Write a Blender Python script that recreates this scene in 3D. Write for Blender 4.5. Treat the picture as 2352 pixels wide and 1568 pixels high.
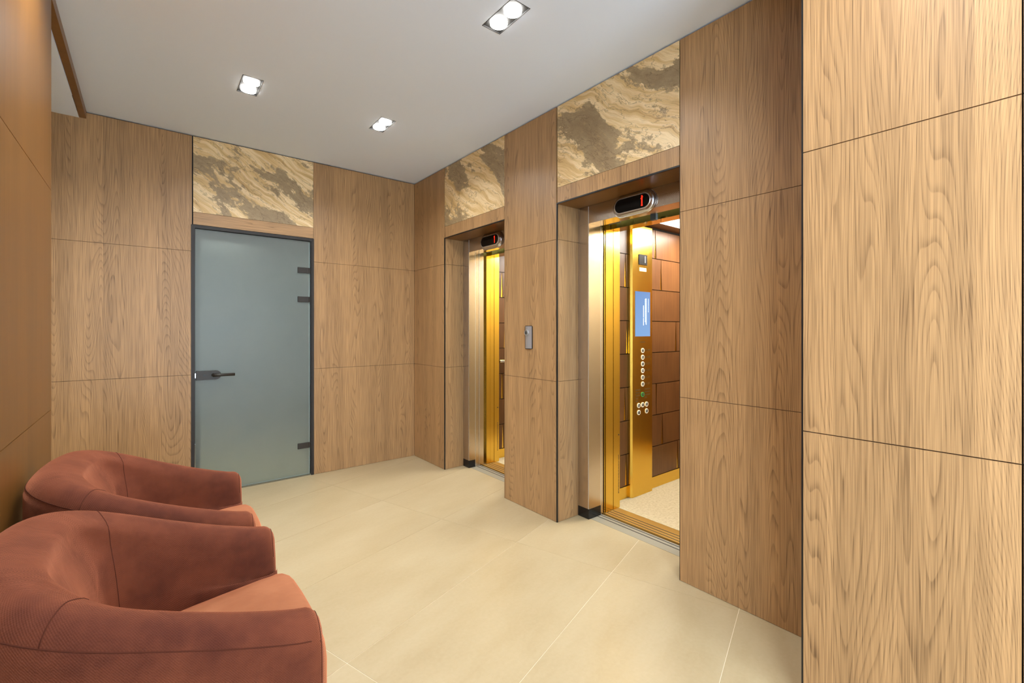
import bpy, bmesh, math, random
from mathutils import Vector, Matrix
random.seed(7)
S = bpy.context.scene
for o in list(bpy.data.objects):
    bpy.data.objects.remove(o)
COL = S.collection

# ------------------------------------------------------------------ camera, world, exposure
CAMX, CAMY, CAMZ = -2.156, -4.303, 1.300
cam_d = bpy.data.cameras.new('camera')
cam_d.sensor_width = 36.0
cam_d.lens = 1044.1 / 2352 * 36.0
cam_d.shift_y = -26.7 / 2352
cam_d.clip_start = 0.02
cam = bpy.data.objects.new('camera', cam_d)
COL.objects.link(cam)
cam.location = (CAMX, CAMY, CAMZ)
cam.rotation_euler = (math.pi / 2, 0, math.radians(51.26 - 90))
S.camera = cam

W = bpy.data.worlds.new('daylight')
S.world = W
W.use_nodes = True
W.node_tree.nodes['Background'].inputs[0].default_value = (0.70, 0.87, 1.03, 1)
W.node_tree.nodes['Background'].inputs[1].default_value = 13.0

S.view_settings.view_transform = 'Standard'
S.view_settings.look = 'None'
S.view_settings.gamma = 1.0
S.view_settings.use_curve_mapping = False
S.view_settings.exposure = 0.18
S.cycles.adaptive_threshold = 0.05
S.cycles.max_bounces = 8
S.cycles.caustics_reflective = False

DOWNLIGHT_W = 7.6
DOWNLIGHT_COL = (0.95, 0.98, 1.0)
CAR_LIGHT_E = 12.0
CAR_LIGHT_W = 22.0
BEYOND_FILL_W = 110.0

# ------------------------------------------------------------------ main dimensions (metres)
H = 2.813            # ceiling
Z1, Z2 = 1.911, 0.951  # panel joints
XC = -2.485          # left wall face
YC_END = -1.4785     # end of left wall
XN = -0.389          # near pier face
YN = -3.702          # near pier corner
YREAR = -6.9
XSIDE = -4.6
H2 = 2.760           # side passage ceiling

# ------------------------------------------------------------------ material helpers
def srgb(r, g, b, a=1.0):
    def c(v):
        v /= 255.0
        return v / 12.92 if v <= 0.04045 else ((v + 0.055) / 1.055) ** 2.4
    return (c(r), c(g), c(b), a)

class NT:
    def __init__(self, name):
        self.m = bpy.data.materials.new(name)
        self.m.use_nodes = True
        self.t = self.m.node_tree
        self.t.nodes.clear()
        self.out = self.n('ShaderNodeOutputMaterial')
    def n(self, typ, **kw):
        nd = self.t.nodes.new(typ)
        for k, v in kw.items():
            setattr(nd, k, v)
        return nd
    def set(self, sock, v):
        if isinstance(v, bpy.types.NodeSocket):
            self.t.links.new(v, sock)
        elif v is not None:
            sock.default_value = v
    def math(self, op, a, b=None, c=None, clamp=False):
        nd = self.n('ShaderNodeMath', operation=op, use_clamp=clamp)
        for i, v in enumerate((a, b, c)):
            if v is not None:
                self.set(nd.inputs[i], v)
        return nd.outputs[0]
    def comb(self, x, y, z):
        nd = self.n('ShaderNodeCombineXYZ')
        for i, v in enumerate((x, y, z)):
            self.set(nd.inputs[i], v)
        return nd.outputs[0]
    def sep(self, v):
        nd = self.n('ShaderNodeSeparateXYZ')
        self.set(nd.inputs[0], v)
        return nd.outputs
    def noise(self, vec, scale=1.0, detail=2.0, rough=0.5, dist=0.0):
        nd = self.n('ShaderNodeTexNoise')
        self.set(nd.inputs['Vector'], vec)
        nd.inputs['Scale'].default_value = scale
        nd.inputs['Detail'].default_value = detail
        nd.inputs['Roughness'].default_value = rough
        nd.inputs['Distortion'].default_value = dist
        return nd.outputs[0]
    def ramp(self, fac, stops, interp='LINEAR'):
        nd = self.n('ShaderNodeValToRGB')
        cr = nd.color_ramp
        cr.interpolation = interp
        while len(cr.elements) < len(stops):
            cr.elements.new(0.5)
        for e, (p, c) in zip(cr.elements, stops):
            e.position = p
            e.color = c
        self.set(nd.inputs[0], fac)
        return nd.outputs[0]
    def mix(self, fac, a, b, blend='MIX'):
        nd = self.n('ShaderNodeMix', data_type='RGBA', blend_type=blend)
        self.set(nd.inputs[0], fac)
        self.set(nd.inputs[6], a)
        self.set(nd.inputs[7], b)
        return nd.outputs[2]
    def smooth(self, v, a, b):
        nd = self.n('ShaderNodeMapRange', interpolation_type='SMOOTHSTEP')
        self.set(nd.inputs[0], v)
        nd.inputs[1].default_value = a
        nd.inputs[2].default_value = b
        return nd.outputs[0]
    def bump(self, h, strength=0.2, dist=0.002, normal=None):
        nd = self.n('ShaderNodeBump')
        nd.inputs['Strength'].default_value = strength
        nd.inputs['Distance'].default_value = dist
        self.set(nd.inputs['Height'], h)
        if normal is not None:
            self.set(nd.inputs['Normal'], normal)
        return nd.outputs[0]
    def bsdf(self, **kw):
        nd = self.n('ShaderNodeBsdfPrincipled')
        for k, v in kw.items():
            self.set(nd.inputs[k.replace('_', ' ')], v)
        self.t.links.new(nd.outputs[0], self.out.inputs[0])
        return nd
    def uv(self):
        return self.n('ShaderNodeTexCoord').outputs['UV']
    def objco(self):
        return self.n('ShaderNodeTexCoord').outputs['Object']
    def rnd(self):
        return self.n('ShaderNodeObjectInfo').outputs['Random']

def simple(name, col, rough=0.5, metal=0.0, spec=0.5, emit=None, estr=0.0):
    t = NT(name)
    kw = dict(Base_Color=col, Roughness=rough, Metallic=metal)
    b = t.bsdf(**kw)
    b.inputs['Specular IOR Level'].default_value = spec
    if emit:
        b.inputs['Emission Color'].default_value = emit
        b.inputs['Emission Strength'].default_value = estr
    return t.m

def wood_material(name, light, dark, leafw=0.165, ring_k=0.55, rough=0.42, fine_k=0.5):
    t = NT(name)
    x, y, z = t.sep(t.uv())
    leaf = t.math('FLOOR', t.math('DIVIDE', x, leafw))
    wn = t.n('ShaderNodeTexWhiteNoise', noise_dimensions='1D')
    t.set(wn.inputs['W'], leaf)
    r = wn.outputs[0]
    yo = t.math('MULTIPLY_ADD', r, 61.0, y)
    def nz(fx, fy, det, rough_=0.5, dx=0.0):
        nd = t.n('ShaderNodeTexNoise', noise_dimensions='2D')
        t.set(nd.inputs['Vector'], t.comb(t.math('MULTIPLY_ADD', x, fx, dx), t.math('MULTIPLY', yo, fy), 0.0))
        nd.inputs['Scale'].default_value = 1.0
        nd.inputs['Detail'].default_value = det
        nd.inputs['Roughness'].default_value = rough_
        return nd.outputs[0]
    # broad growth figure: contours of a stretched noise give straight grain with long cathedrals
    n1 = nz(6.0, 0.55, 1.0, 0.30)
    n2 = nz(30.0, 1.6, 0.0, 0.5, 9.0)
    slope = t.math('MULTIPLY_ADD', r, 80.0, 60.0)
    field = t.math('MULTIPLY', x, slope)
    field = t.math('MULTIPLY_ADD', n1, 36.0, field)
    field = t.math('MULTIPLY_ADD', n2, 0.6, field)
    fr = t.math('FRACT', field)
    up = t.smooth(fr, 0.40, 0.92)
    dn = t.math('SUBTRACT', 1.0, t.smooth(fr, 0.92, 1.0))
    ring = t.math('MULTIPLY', up, dn)
    ring = t.math('MULTIPLY', ring, ring)
    pores = t.smooth(nz(520.0, 6.0, 0.0, 0.6, 3.0), 0.36, 0.74)
    fine = t.smooth(nz(190.0, 2.2, 1.0, 0.6, 5.0), 0.34, 0.70)
    cloud = t.smooth(nz(11.0, 0.5, 0.0, 0.5, 2.0), 0.35, 0.7)
    a = t.math('MULTIPLY', ring, t.math('MULTIPLY_ADD', pores, 0.4, 0.6))
    a = t.math('MULTIPLY', a, ring_k)
    b = t.math('MULTIPLY', fine, 0.34 * fine_k)
    c = t.math('MULTIPLY', pores, 0.34 * fine_k)
    d = t.math('MULTIPLY', cloud, 0.12)
    fac = t.math('ADD', t.math('ADD', a, b), t.math('ADD', c, d), clamp=True)
    col = t.mix(fac, light, dark)
    hsv = t.n('ShaderNodeHueSaturation')
    t.set(hsv.inputs['Value'], t.math('MULTIPLY_ADD', r, 0.12, 0.94))
    t.set(hsv.inputs['Color'], col)
    bs = t.bsdf(Base_Color=hsv.outputs[0], Roughness=rough)
    bs.inputs['Specular IOR Level'].default_value = 0.4
    return t.m

M = {}
M['wood'] = wood_material('oak_veneer', srgb(184, 143, 97), srgb(82, 56, 33), ring_k=0.32, fine_k=0.66)
M['wood_shaded'] = wood_material('oak_veneer_fine_shaded', srgb(127, 85, 37), srgb(80, 50, 19), ring_k=0.10, fine_k=0.5, rough=0.33)  # same oak, finer grain, with the left wall's shade put into its colour
M['black_gap'] = simple('black_gap', srgb(14, 13, 12), 0.7)
M['black'] = simple('black_metal', srgb(20, 19, 19), 0.38)
M['bronze'] = simple('dark_bronze_aluminium', srgb(46, 41, 38), 0.45, 0.1, spec=0.3)
M['bronze_fitting'] = simple('dark_bronze_fitting', srgb(46, 40, 34), 0.4, 0.1, spec=0.35)
M['seal'] = simple('olive_door_seal', srgb(104, 99, 80), 0.5)
M['ceiling'] = simple('ceiling_paint', (0.77, 0.85, 0.98, 1), 0.75, spec=0.2)
M['beyond'] = simple('grey_plaster', srgb(54, 58, 60), 0.8)
M['white'] = simple('white_plaster', srgb(225, 225, 222), 0.8)
M['grout'] = simple('pale_grout', srgb(240, 228, 205), 0.8)
M['black_gloss'] = simple('black_display_glass', srgb(20, 16, 14), 0.07, spec=0.12)
M['black_plinth'] = simple('black_plastic_plinth', srgb(20, 20, 21), 0.22)
M['call_cover'] = simple('satin_nickel', srgb(186, 186, 188), 0.28, 0.65)
M['silver'] = simple('satin_chrome', srgb(205, 205, 208), 0.22, 1.0)
M['bright_edge'] = simple('bright_aluminium_edge', srgb(225, 225, 228), 0.3, 0.9)
M['shaft'] = simple('dark_shaft', srgb(30, 28, 25), 0.6)
M['bracket'] = simple('grey_steel_bracket', srgb(110, 118, 122), 0.4, 0.7)
M['red'] = simple('red_led', srgb(255, 40, 20), 0.5, emit=srgb(255, 45, 22), estr=1.6)
M['ring_white'] = simple('button_ring', srgb(235, 230, 210), 0.35, emit=srgb(255, 248, 225), estr=0.25)
M['ring_green'] = simple('green_button_ring', srgb(70, 150, 80), 0.35, emit=srgb(60, 150, 70), estr=0.3)
M['btn_dark'] = simple('button_face', srgb(70, 62, 40), 0.3, 0.8)
M['engrave'] = simple('engraving', srgb(98, 70, 22), 0.5)
M['engrave_dark'] = simple('black_print', srgb(24, 20, 16), 0.5)
M['sign_dark'] = simple('dark_sign_plate', srgb(30, 27, 24), 0.4, spec=0.2)
M['sign_white'] = simple('white_print', srgb(235, 232, 224), 0.5)
M['tag'] = simple('pale_tag', srgb(240, 226, 170), 0.5)
M['lens'] = simple('lamp_diffuser', srgb(255, 255, 250), 0.5, emit=(1, 0.97, 0.92, 1), estr=22.0)
M['lamp_housing'] = simple('lamp_housing', srgb(60, 60, 60), 0.6)
M['car_light'] = simple('car_light_panel', srgb(255, 255, 250), 0.5, emit=(1, 0.95, 0.86, 1), estr=CAR_LIGHT_E)

def screen_mat():
    t = NT('blue_screen')
    x, y, z = t.sep(t.uv())
    f = t.ramp(y, [(0.0, srgb(128, 172, 222)), (1.0, srgb(108, 148, 205))])
    b = t.bsdf(Base_Color=(0.02, 0.03, 0.05, 1), Roughness=0.12, Emission_Color=f)
    b.inputs['Emission Strength'].default_value = 0.85
    return t.m
M['screen'] = screen_mat()
M['screen_text'] = simple('screen_text', srgb(200, 220, 240), 0.5, emit=srgb(205, 222, 240), estr=0.9)

def metal_mat(name, col, rough, along=(1, 1, 1), fine=0.03, linen=False):
    t = NT(name)
    co = t.n('ShaderNodeNewGeometry').outputs['Position']
    x, y, z = t.sep(co)
    h = t.noise(t.comb(t.math('MULTIPLY', x, along[0]), t.math('MULTIPLY', y, along[1]), t.math('MULTIPLY', z, along[2])), 1.0, 1.0, 0.6)
    r = t.math('MULTIPLY_ADD', h, 0.16, rough - 0.08)
    if linen:
        s = 620.0
        g = t.math('MULTIPLY', t.math('SINE', t.math('MULTIPLY', t.math('ADD', x, y), s)), t.math('SINE', t.math('MULTIPLY', z, s)))
        t.bsdf(Base_Color=col, Metallic=1.0, Roughness=r, Normal=t.bump(g, 0.10, 0.0006))
    else:
        t.bsdf(Base_Color=col, Metallic=1.0, Roughness=r)
    return t.m
M['gold'] = metal_mat('brushed_gold_steel', srgb(230, 190, 84), 0.22, (700, 700, 6), 0.06)
M['gold_mirror'] = metal_mat('polished_gold_steel', srgb(232, 194, 90), 0.12, (300, 300, 6), 0.02)
M['gold_sill'] = simple('gold_sill', srgb(196, 150, 74), 0.4, 0.45)
M['steel'] = metal_mat('linen_stainless_steel', srgb(208, 196, 182), 0.22, (500, 500, 8), 0.03, True)
M['steel_sill'] = simple('worn_grey_sill', srgb(160, 153, 134), 0.5, 0.25)
M['champagne'] = simple('champagne_laminate', srgb(206, 188, 148), 0.35)
M['groove'] = simple('dark_groove', srgb(48, 42, 38), 0.6)

def stone_mat():
    t = NT('slate_look_stone')
    p = t.uv()
    x, y, z = t.sep(p)
    # bedding runs down to the right (u right, v up)
    a = math.radians(-33)
    al = t.math('ADD', t.math('MULTIPLY', x, math.cos(a)), t.math('MULTIPLY', y, math.sin(a)))
    ac = t.math('ADD', t.math('MULTIPLY', x, -math.sin(a)), t.math('MULTIPLY', y, math.cos(a)))
    warp = t.noise(p, 2.2, 3.0, 0.55)
    acw = t.math('MULTIPLY_ADD', warp, 0.20, ac)
    streak = t.noise(t.comb(t.math('MULTIPLY', al, 1.8), t.math('MULTIPLY', acw, 26.0), 0.0), 1.0, 4.0, 0.6)
    fine = t.noise(t.comb(t.math('MULTIPLY', al, 9.0), t.math('MULTIPLY', acw, 150.0), 3.0), 1.0, 3.0, 0.65)
    grain = t.noise(p, 180.0, 2.0, 0.7)
    patch = t.noise(t.comb(t.math('MULTIPLY', al, 1.7), t.math('MULTIPLY', acw, 3.6), 7.3), 1.0, 6.0, 0.55, 0.3)
    speck = t.noise(t.comb(t.math('MULTIPLY', al, 22.0), t.math('MULTIPLY', ac, 40.0), 1.7), 1.0, 5.0, 0.7)
    pat = t.math('MULTIPLY_ADD', t.math('SUBTRACT', speck, 0.5), 0.20, patch)
    mask = t.smooth(pat, 0.525, 0.555)
    dk = t.smooth(pat, 0.57, 0.68)
    light = t.ramp(streak, [(0.28, srgb(178, 144, 98)), (0.45, srgb(206, 176, 130)), (0.60, srgb(226, 203, 164)), (0.76, srgb(200, 168, 122))])
    grey = t.ramp(speck, [(0.35, srgb(136, 116, 88)), (0.6, srgb(156, 136, 106)), (0.75, srgb(204, 172, 122))])
    col = t.mix(mask, light, grey)
    col = t.mix(t.math('MULTIPLY', dk, 0.40), col, srgb(118, 96, 70))
    fk = t.math('MULTIPLY', t.smooth(fine, 0.52, 0.72), 0.30)
    col = t.mix(fk, col, srgb(104, 78, 48))
    vein = t.noise(t.comb(t.math('MULTIPLY', al, 3.0), t.math('MULTIPLY', acw, 9.0), 21.0), 1.0, 6.0, 0.6)
    vv = t.math('ABSOLUTE', t.math('SUBTRACT', vein, 0.5))
    vk = t.math('SUBTRACT', 1.0, t.smooth(vv, 0.0, 0.012))
    col = t.mix(t.math('MULTIPLY', vk, 0.5), col, srgb(86, 64, 42))
    gr = t.math('MULTIPLY_ADD', grain, 0.3, 0.95)
    hs = t.n('ShaderNodeHueSaturation')
    t.set(hs.inputs['Value'], gr)
    t.set(hs.inputs['Color'], col)
    hs.inputs['Saturation'].default_value = 1.1
    b = t.bsdf(Base_Color=hs.outputs[0], Roughness=0.5)
    return t.m
M['stone'] = stone_mat()

def tile_mat():
    t = NT('beige_porcelain')
    p = t.n('ShaderNodeNewGeometry').outputs['Position']
    x, y, z = t.sep(p)
    r = t.math('MULTIPLY', t.rnd(), 40.0)
    ca, sa = math.cos(math.radians(17.6)), math.sin(math.radians(17.6))
    al = t.math('ADD', t.math('MULTIPLY', x, ca), t.math('MULTIPLY', y, sa))
    ac = t.math('ADD', t.math('MULTIPLY', x, -sa), t.math('MULTIPLY', y, ca))
    n = t.noise(t.comb(t.math('MULTIPLY', al, 2.0), t.math('MULTIPLY', ac, 5.0), r), 1.0, 5.0, 0.6)
    m = t.noise(p, 60.0, 3.0, 0.6)
    f = t.math('MULTIPLY_ADD', m, 0.25, t.math('MULTIPLY', n, 0.8))
    col = t.ramp(f, [(0.30, srgb(172, 152, 115)), (0.70, srgb(186, 168, 133))])
    t.bsdf(Base_Color=col, Roughness=t.math('MULTIPLY_ADD', n, 0.15, 0.30))
    return t.m
M['tile'] = tile_mat()

def lino_mat():
    t = NT('car_floor_lino')
    p = t.n('ShaderNodeNewGeometry').outputs['Position']
    n = t.noise(p, 55.0, 4.0, 0.65)
    col = t.ramp(n, [(0.35, srgb(196, 176, 136)), (0.55, srgb(214, 196, 158)), (0.7, srgb(220, 204, 170))])
    t.bsdf(Base_Color=col, Roughness=0.5)
    return t.m
M['lino'] = lino_mat()

def carwood_mat():
    t = NT('walnut_laminate')
    p = t.n('ShaderNodeNewGeometry').outputs['Position']
    x, y, z = t.sep(p)
    r = t.rnd()
    s = t.math('ADD', x, y)
    n = t.noise(t.comb(t.math('MULTIPLY', s, 60.0), t.math('MULTIPLY_ADD', z, 2.0, t.math('MULTIPLY', r, 50.0)), 0.0), 1.0, 4.0, 0.6)
    c = t.noise(t.comb(t.math('MULTIPLY', s, 6.0), t.math('MULTIPLY_ADD', z, 3.0, t.math('MULTIPLY', r, 50.0)), 0.0), 1.0, 2.0, 0.5)
    f = t.math('MULTIPLY_ADD', n, 0.6, t.math('MULTIPLY', c, 0.5))
    col = t.ramp(f, [(0.3, srgb(76, 46, 24)), (0.55, srgb(98, 62, 33)), (0.8, srgb(113, 75, 42))])
    hs = t.n('ShaderNodeHueSaturation')
    t.set(hs.inputs['Value'], t.math('MULTIPLY_ADD', r, 0.2, 0.9))
    t.set(hs.inputs['Color'], col)
    t.bsdf(Base_Color=hs.outputs[0], Roughness=0.38)
    return t.m
M['carwood'] = carwood_mat()

def fabric_mat(name, c0, c1, ribbed=True):
    t = NT(name)
    p = t.uv()
    x, y, z = t.sep(p)
    cl = t.noise(t.objco(), 7.0, 3.0, 0.6)
    if ribbed:
        k = 2 * math.pi / 0.0055
        w = t.math('SINE', t.math('MULTIPLY', x, k))
        w2 = t.math('SINE', t.math('MULTIPLY', y, k))
        g = t.math('MULTIPLY', w, w2)
    else:
        g = t.noise(t.objco(), 700.0, 2.0, 0.5)
    f = t.math('MULTIPLY_ADD', g, 0.10 if ribbed else 0.3, t.smooth(cl, 0.25, 0.75), clamp=True)
    col = t.ramp(f, [(0.0, c0), (1.0, c1)])
    wr = t.noise(t.objco(), 11.0, 3.0, 0.5, 0.8)
    n0 = t.bump(wr, 0.25, 0.012)
    nrm = t.bump(g, 0.35 if ribbed else 0.1, 0.0012, n0)
    b = t.bsdf(Base_Color=col, Roughness=0.85, Normal=nrm)
    b.inputs['Sheen Weight'].default_value = 0.7
    b.inputs['Sheen Roughness'].default_value = 0.4
    b.inputs['Sheen Tint'].default_value = srgb(240, 150, 110)
    b.inputs['Specular IOR Level'].default_value = 0.15
    return t.m
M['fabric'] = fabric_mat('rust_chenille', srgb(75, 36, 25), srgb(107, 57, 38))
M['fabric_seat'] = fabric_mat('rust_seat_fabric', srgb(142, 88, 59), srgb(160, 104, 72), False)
M['seam'] = simple('rust_seam', srgb(78, 40, 28), 0.9, spec=0.1)

def frosted_mat():
    t = NT('frosted_grey_glass')
    p = t.objco()
    sm = t.noise(p, 3.0, 4.0, 0.55, 0.4)
    sp = t.noise(p, 90.0, 1.0, 0.5)
    spk = t.smooth(sp, 0.80, 0.84)
    col = t.ramp(sm, [(0.3, srgb(140, 149, 140)), (0.7, srgb(150, 157, 147))])
    col = t.mix(t.math('MULTIPLY', spk, 0.5), col, srgb(190, 195, 190))
    b = t.bsdf(Base_Color=col, Roughness=t.math('MULTIPLY_ADD', sm, 0.10, 0.36))
    b.inputs['Transmission Weight'].default_value = 0.72
    b.inputs['IOR'].default_value = 1.5
    b.inputs['Specular IOR Level'].default_value = 0.8
    return t.m
M['frosted'] = frosted_mat()
M['glass_edge'] = simple('pale_green_glass_edge', srgb(160, 182, 172), 0.2)

def window_glass():
    t = NT('clear_window_glass')
    tr = t.n('ShaderNodeBsdfTransparent')
    gl = t.n('ShaderNodeBsdfGlossy')
    gl.inputs['Roughness'].default_value = 0.02
    mx = t.n('ShaderNodeMixShader')
    mx.inputs[0].default_value = 0.08
    t.t.links.new(tr.outputs[0], mx.inputs[1])
    t.t.links.new(gl.outputs[0], mx.inputs[2])
    t.t.links.new(mx.outputs[0], t.out.inputs[0])
    return t.m
M['window'] = window_glass()

# ------------------------------------------------------------------ mesh helpers
ORIG = {}
class MB:
    def __init__(self):
        self.v, self.f, self.uv, self.mi = [], [], [], []
    def face(self, pts, uvs=None, mi=0):
        i = len(self.v)
        self.v += [tuple(p) for p in pts]
        self.f.append(tuple(range(i, i + len(pts))))
        self.uv.append(uvs)
        self.mi.append(mi)
    def box(self, x0, x1, y0, y1, z0, z1):
        x0, x1 = min(x0, x1), max(x0, x1)
        y0, y1 = min(y0, y1), max(y0, y1)
        z0, z1 = min(z0, z1), max(z0, z1)
        i = len(self.v)
        self.v += [(x0, y0, z0), (x1, y0, z0), (x1, y1, z0), (x0, y1, z0), (x0, y0, z1), (x1, y0, z1), (x1, y1, z1), (x0, y1, z1)]
        for q in ((0, 3, 2, 1), (4, 5, 6, 7), (0, 1, 5, 4), (1, 2, 6, 5), (2, 3, 7, 6), (3, 0, 4, 7)):
            self.f.append(tuple(i + k for k in q))
            self.uv.append(None)
            self.mi.append(0)
        return self
    def prism(self, poly, conv0, conv1):
        """poly: 2D points (ccw); conv0/conv1 map a 2D point to 3D on the two end planes"""
        i = len(self.v); n = len(poly)
        self.v += [conv0(*p) for p in poly] + [conv1(*p) for p in poly]
        self.f.append(tuple(i + k for k in range(n)))
        self.f.append(tuple(i + n + k for k in reversed(range(n))))
        self.uv += [None, None]; self.mi += [0, 0]
        for k in range(n):
            k2 = (k + 1) % n
            self.f.append((i + k2, i + k, i + n + k, i + n + k2))
            self.uv.append(None); self.mi.append(0)
        return self
    def tube(self, pts, r, seg=8, closed=False):
        i = len(self.v); n = len(pts)
        P = [Vector(p) for p in pts]
        up = Vector((0, 0, 1))
        for k in range(n):
            a = P[k - 1] if (k > 0 or closed) else P[k]
            b = P[(k + 1) % n] if (k < n - 1 or closed) else P[k]
            t = (b - a).normalized()
            s = t.cross(up)
            if s.length < 1e-4:
                s = t.cross(Vector((1, 0, 0)))
            s.normalize()
            w = s.cross(t)
            for q in range(seg):
                an = 2 * math.pi * q / seg
                self.v.append(tuple(P[k] + r * (math.cos(an) * s + math.sin(an) * w)))
        m = n if closed else n - 1
        for k in range(m):
            k2 = (k + 1) % n
            for q in range(seg):
                q2 = (q + 1) % seg
                self.f.append((i + k * seg + q, i + k * seg + q2, i + k2 * seg + q2, i + k2 * seg + q))
                self.uv.append(None); self.mi.append(0)
        if not closed:
            self.f.append(tuple(i + q for q in reversed(range(seg))))
            self.f.append(tuple(i + (n - 1) * seg + q for q in range(seg)))
            self.uv += [None, None]; self.mi += [0, 0]
        return self

def build(name, mb, mat, parent=None, origin=(0, 0, 0), smooth=False, swap=False, uoff=0.0, voff=0.0, fix=True, bevel=0.0, flip=False):
    o0 = Vector(ORIG[parent.name]) if parent is not None else Vector(origin)
    me = bpy.data.meshes.new(name)
    me.from_pydata([tuple(Vector(p) - o0) for p in mb.v], [], mb.f)
    uvl = me.uv_layers.new(name='UVMap')
    for pi, pol in enumerate(me.polygons):
        cu = mb.uv[pi]
        nrm = pol.normal
        for k, li in enumerate(pol.loop_indices):
            if cu is not None:
                uvl.data[li].uv = cu[k]
            else:
                p = mb.v[me.loops[li].vertex_index]
                ax = max(range(3), key=lambda q: abs(nrm[q]))
                if ax == 0:
                    u, v = p[1], p[2]
                elif ax == 1:
                    u, v = p[0], p[2]
                else:
                    u, v = p[0], p[1]
                if swap:
                    u, v = v, u
                uvl.data[li].uv = ((-u if flip else u) + uoff, v + voff)
        if smooth:
            pol.use_smooth = True
    if fix or bevel:
        bm = bmesh.new(); bm.from_mesh(me)
        if fix:
            bmesh.ops.recalc_face_normals(bm, faces=bm.faces)
        if bevel:
            bmesh.ops.bevel(bm, geom=[e for e in bm.edges], offset=bevel, segments=2, profile=0.5, affect='EDGES')
        bm.to_mesh(me); bm.free()
    me.materials.append(mat)
    ob = bpy.data.objects.new(name, me)
    COL.objects.link(ob)
    ORIG[ob.name] = tuple(o0)
    if parent is not None:
        ob.parent = parent
    else:
        ob.location = o0
    return ob

def tag(o, label, cat=None, group=None, kind=None):
    o['label'] = label
    if cat: o['category'] = cat
    if group: o['group'] = group
    if kind: o['kind'] = kind
    return o

def thing(name, loc, label, cat, group=None, kind=None):
    o = bpy.data.objects.new(name, None)
    o.empty_display_size = 0.1
    COL.objects.link(o)
    o.location = loc
    ORIG[o.name] = tuple(loc)
    return tag(o, label, cat, group, kind)

def boxo(name, parent, mat, *b, **kw):
    return build(name, MB().box(*b), mat, parent, **kw)

def text_obj(name, s, size, mat, parent, mtx, depth=0.0004):
    cu = bpy.data.curves.new(name + '_curve', 'FONT')
    cu.body = s; cu.size = size; cu.align_x = 'CENTER'; cu.align_y = 'CENTER'
    cu.extrude = depth
    cu.resolution_u = 3
    tmp = bpy.data.objects.new(name + '_tmp', cu)
    COL.objects.link(tmp)
    bpy.context.view_layer.update()
    dg = bpy.context.evaluated_depsgraph_get()
    me = bpy.data.meshes.new_from_object(tmp.evaluated_get(dg))
    bpy.data.objects.remove(tmp)
    me.name = name
    o0 = Vector(ORIG[parent.name])
    me.transform(Matrix.Translation(-o0) @ mtx)
    me.materials.clear(); me.materials.append(mat)
    ob = bpy.data.objects.new(name, me)
    COL.objects.link(ob); ob.parent = parent
    ORIG[ob.name] = tuple(o0)
    return ob

def frame_mtx(origin, xdir, ydir):
    x = Vector(xdir).normalized(); y = Vector(ydir).normalized(); z = x.cross(y)
    m = Matrix.Identity(4)
    for i in range(3):
        m[i][0], m[i][1], m[i][2], m[i][3] = x[i], y[i], z[i], origin[i]
    return m

# ================================================================== STRUCTURE
G = 0.0012     # half joint width
PT = 0.018     # panel thickness

# ---- floor with its tiles
floor = build('floor', MB().box(XSIDE, 0.224, YREAR, 0.02, -0.12, -0.0012), M['grout'])
tag(floor, 'pale beige lobby floor of large rectangular porcelain tiles', 'floor', kind='structure')
def clip(poly, ax, lim, keep_less):
    out = []
    n = len(poly)
    for i in range(n):
        a, b = poly[i], poly[(i + 1) % n]
        ia = (a[ax] <= lim) if keep_less else (a[ax] >= lim)
        ib = (b[ax] <= lim) if keep_less else (b[ax] >= lim)
        if ia:
            out.append(a)
        if ia != ib:
            t = (lim - a[ax]) / (b[ax] - a[ax])
            out.append((a[0] + t * (b[0] - a[0]), a[1] + t * (b[1] - a[1])))
    return out
TA = math.radians(17.6)
tu = (math.cos(TA), math.sin(TA)); tv = (math.sin(TA), -math.cos(TA))
TO = (-0.3918, -2.1501); TU, TV = 1.213, 0.613
tg = 0.0011
for i in range(-5, 4):
    for j in range(-7, 12):
        c = []
        for a, b in ((i * TU + tg, j * TV + tg), ((i + 1) * TU - tg, j * TV + tg), ((i + 1) * TU - tg, (j + 1) * TV - tg), (i * TU + tg, (j + 1) * TV - tg)):
            c.append((TO[0] + a * tu[0] + b * tv[0], TO[1] + a * tu[1] + b * tv[1]))
        for ax, lim, kl in ((0, 0.2235, True), (0, XSIDE, False), (1, 0.018, True), (1, YREAR, False)):
            if len(c) >= 3:
                c = clip(c, ax, lim, kl)
        if len(c) < 3:
            continue
        area = abs(sum(c[k][0] * c[(k + 1) % len(c)][1] - c[(k + 1) % len(c)][0] * c[k][1] for k in range(len(c)))) / 2
        if area < 0.004:
            continue
        build('floor_tile', MB().prism(c, lambda x, y: (x, y, 0.0), lambda x, y: (x, y, -0.0011)), M['tile'], floor)

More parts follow.
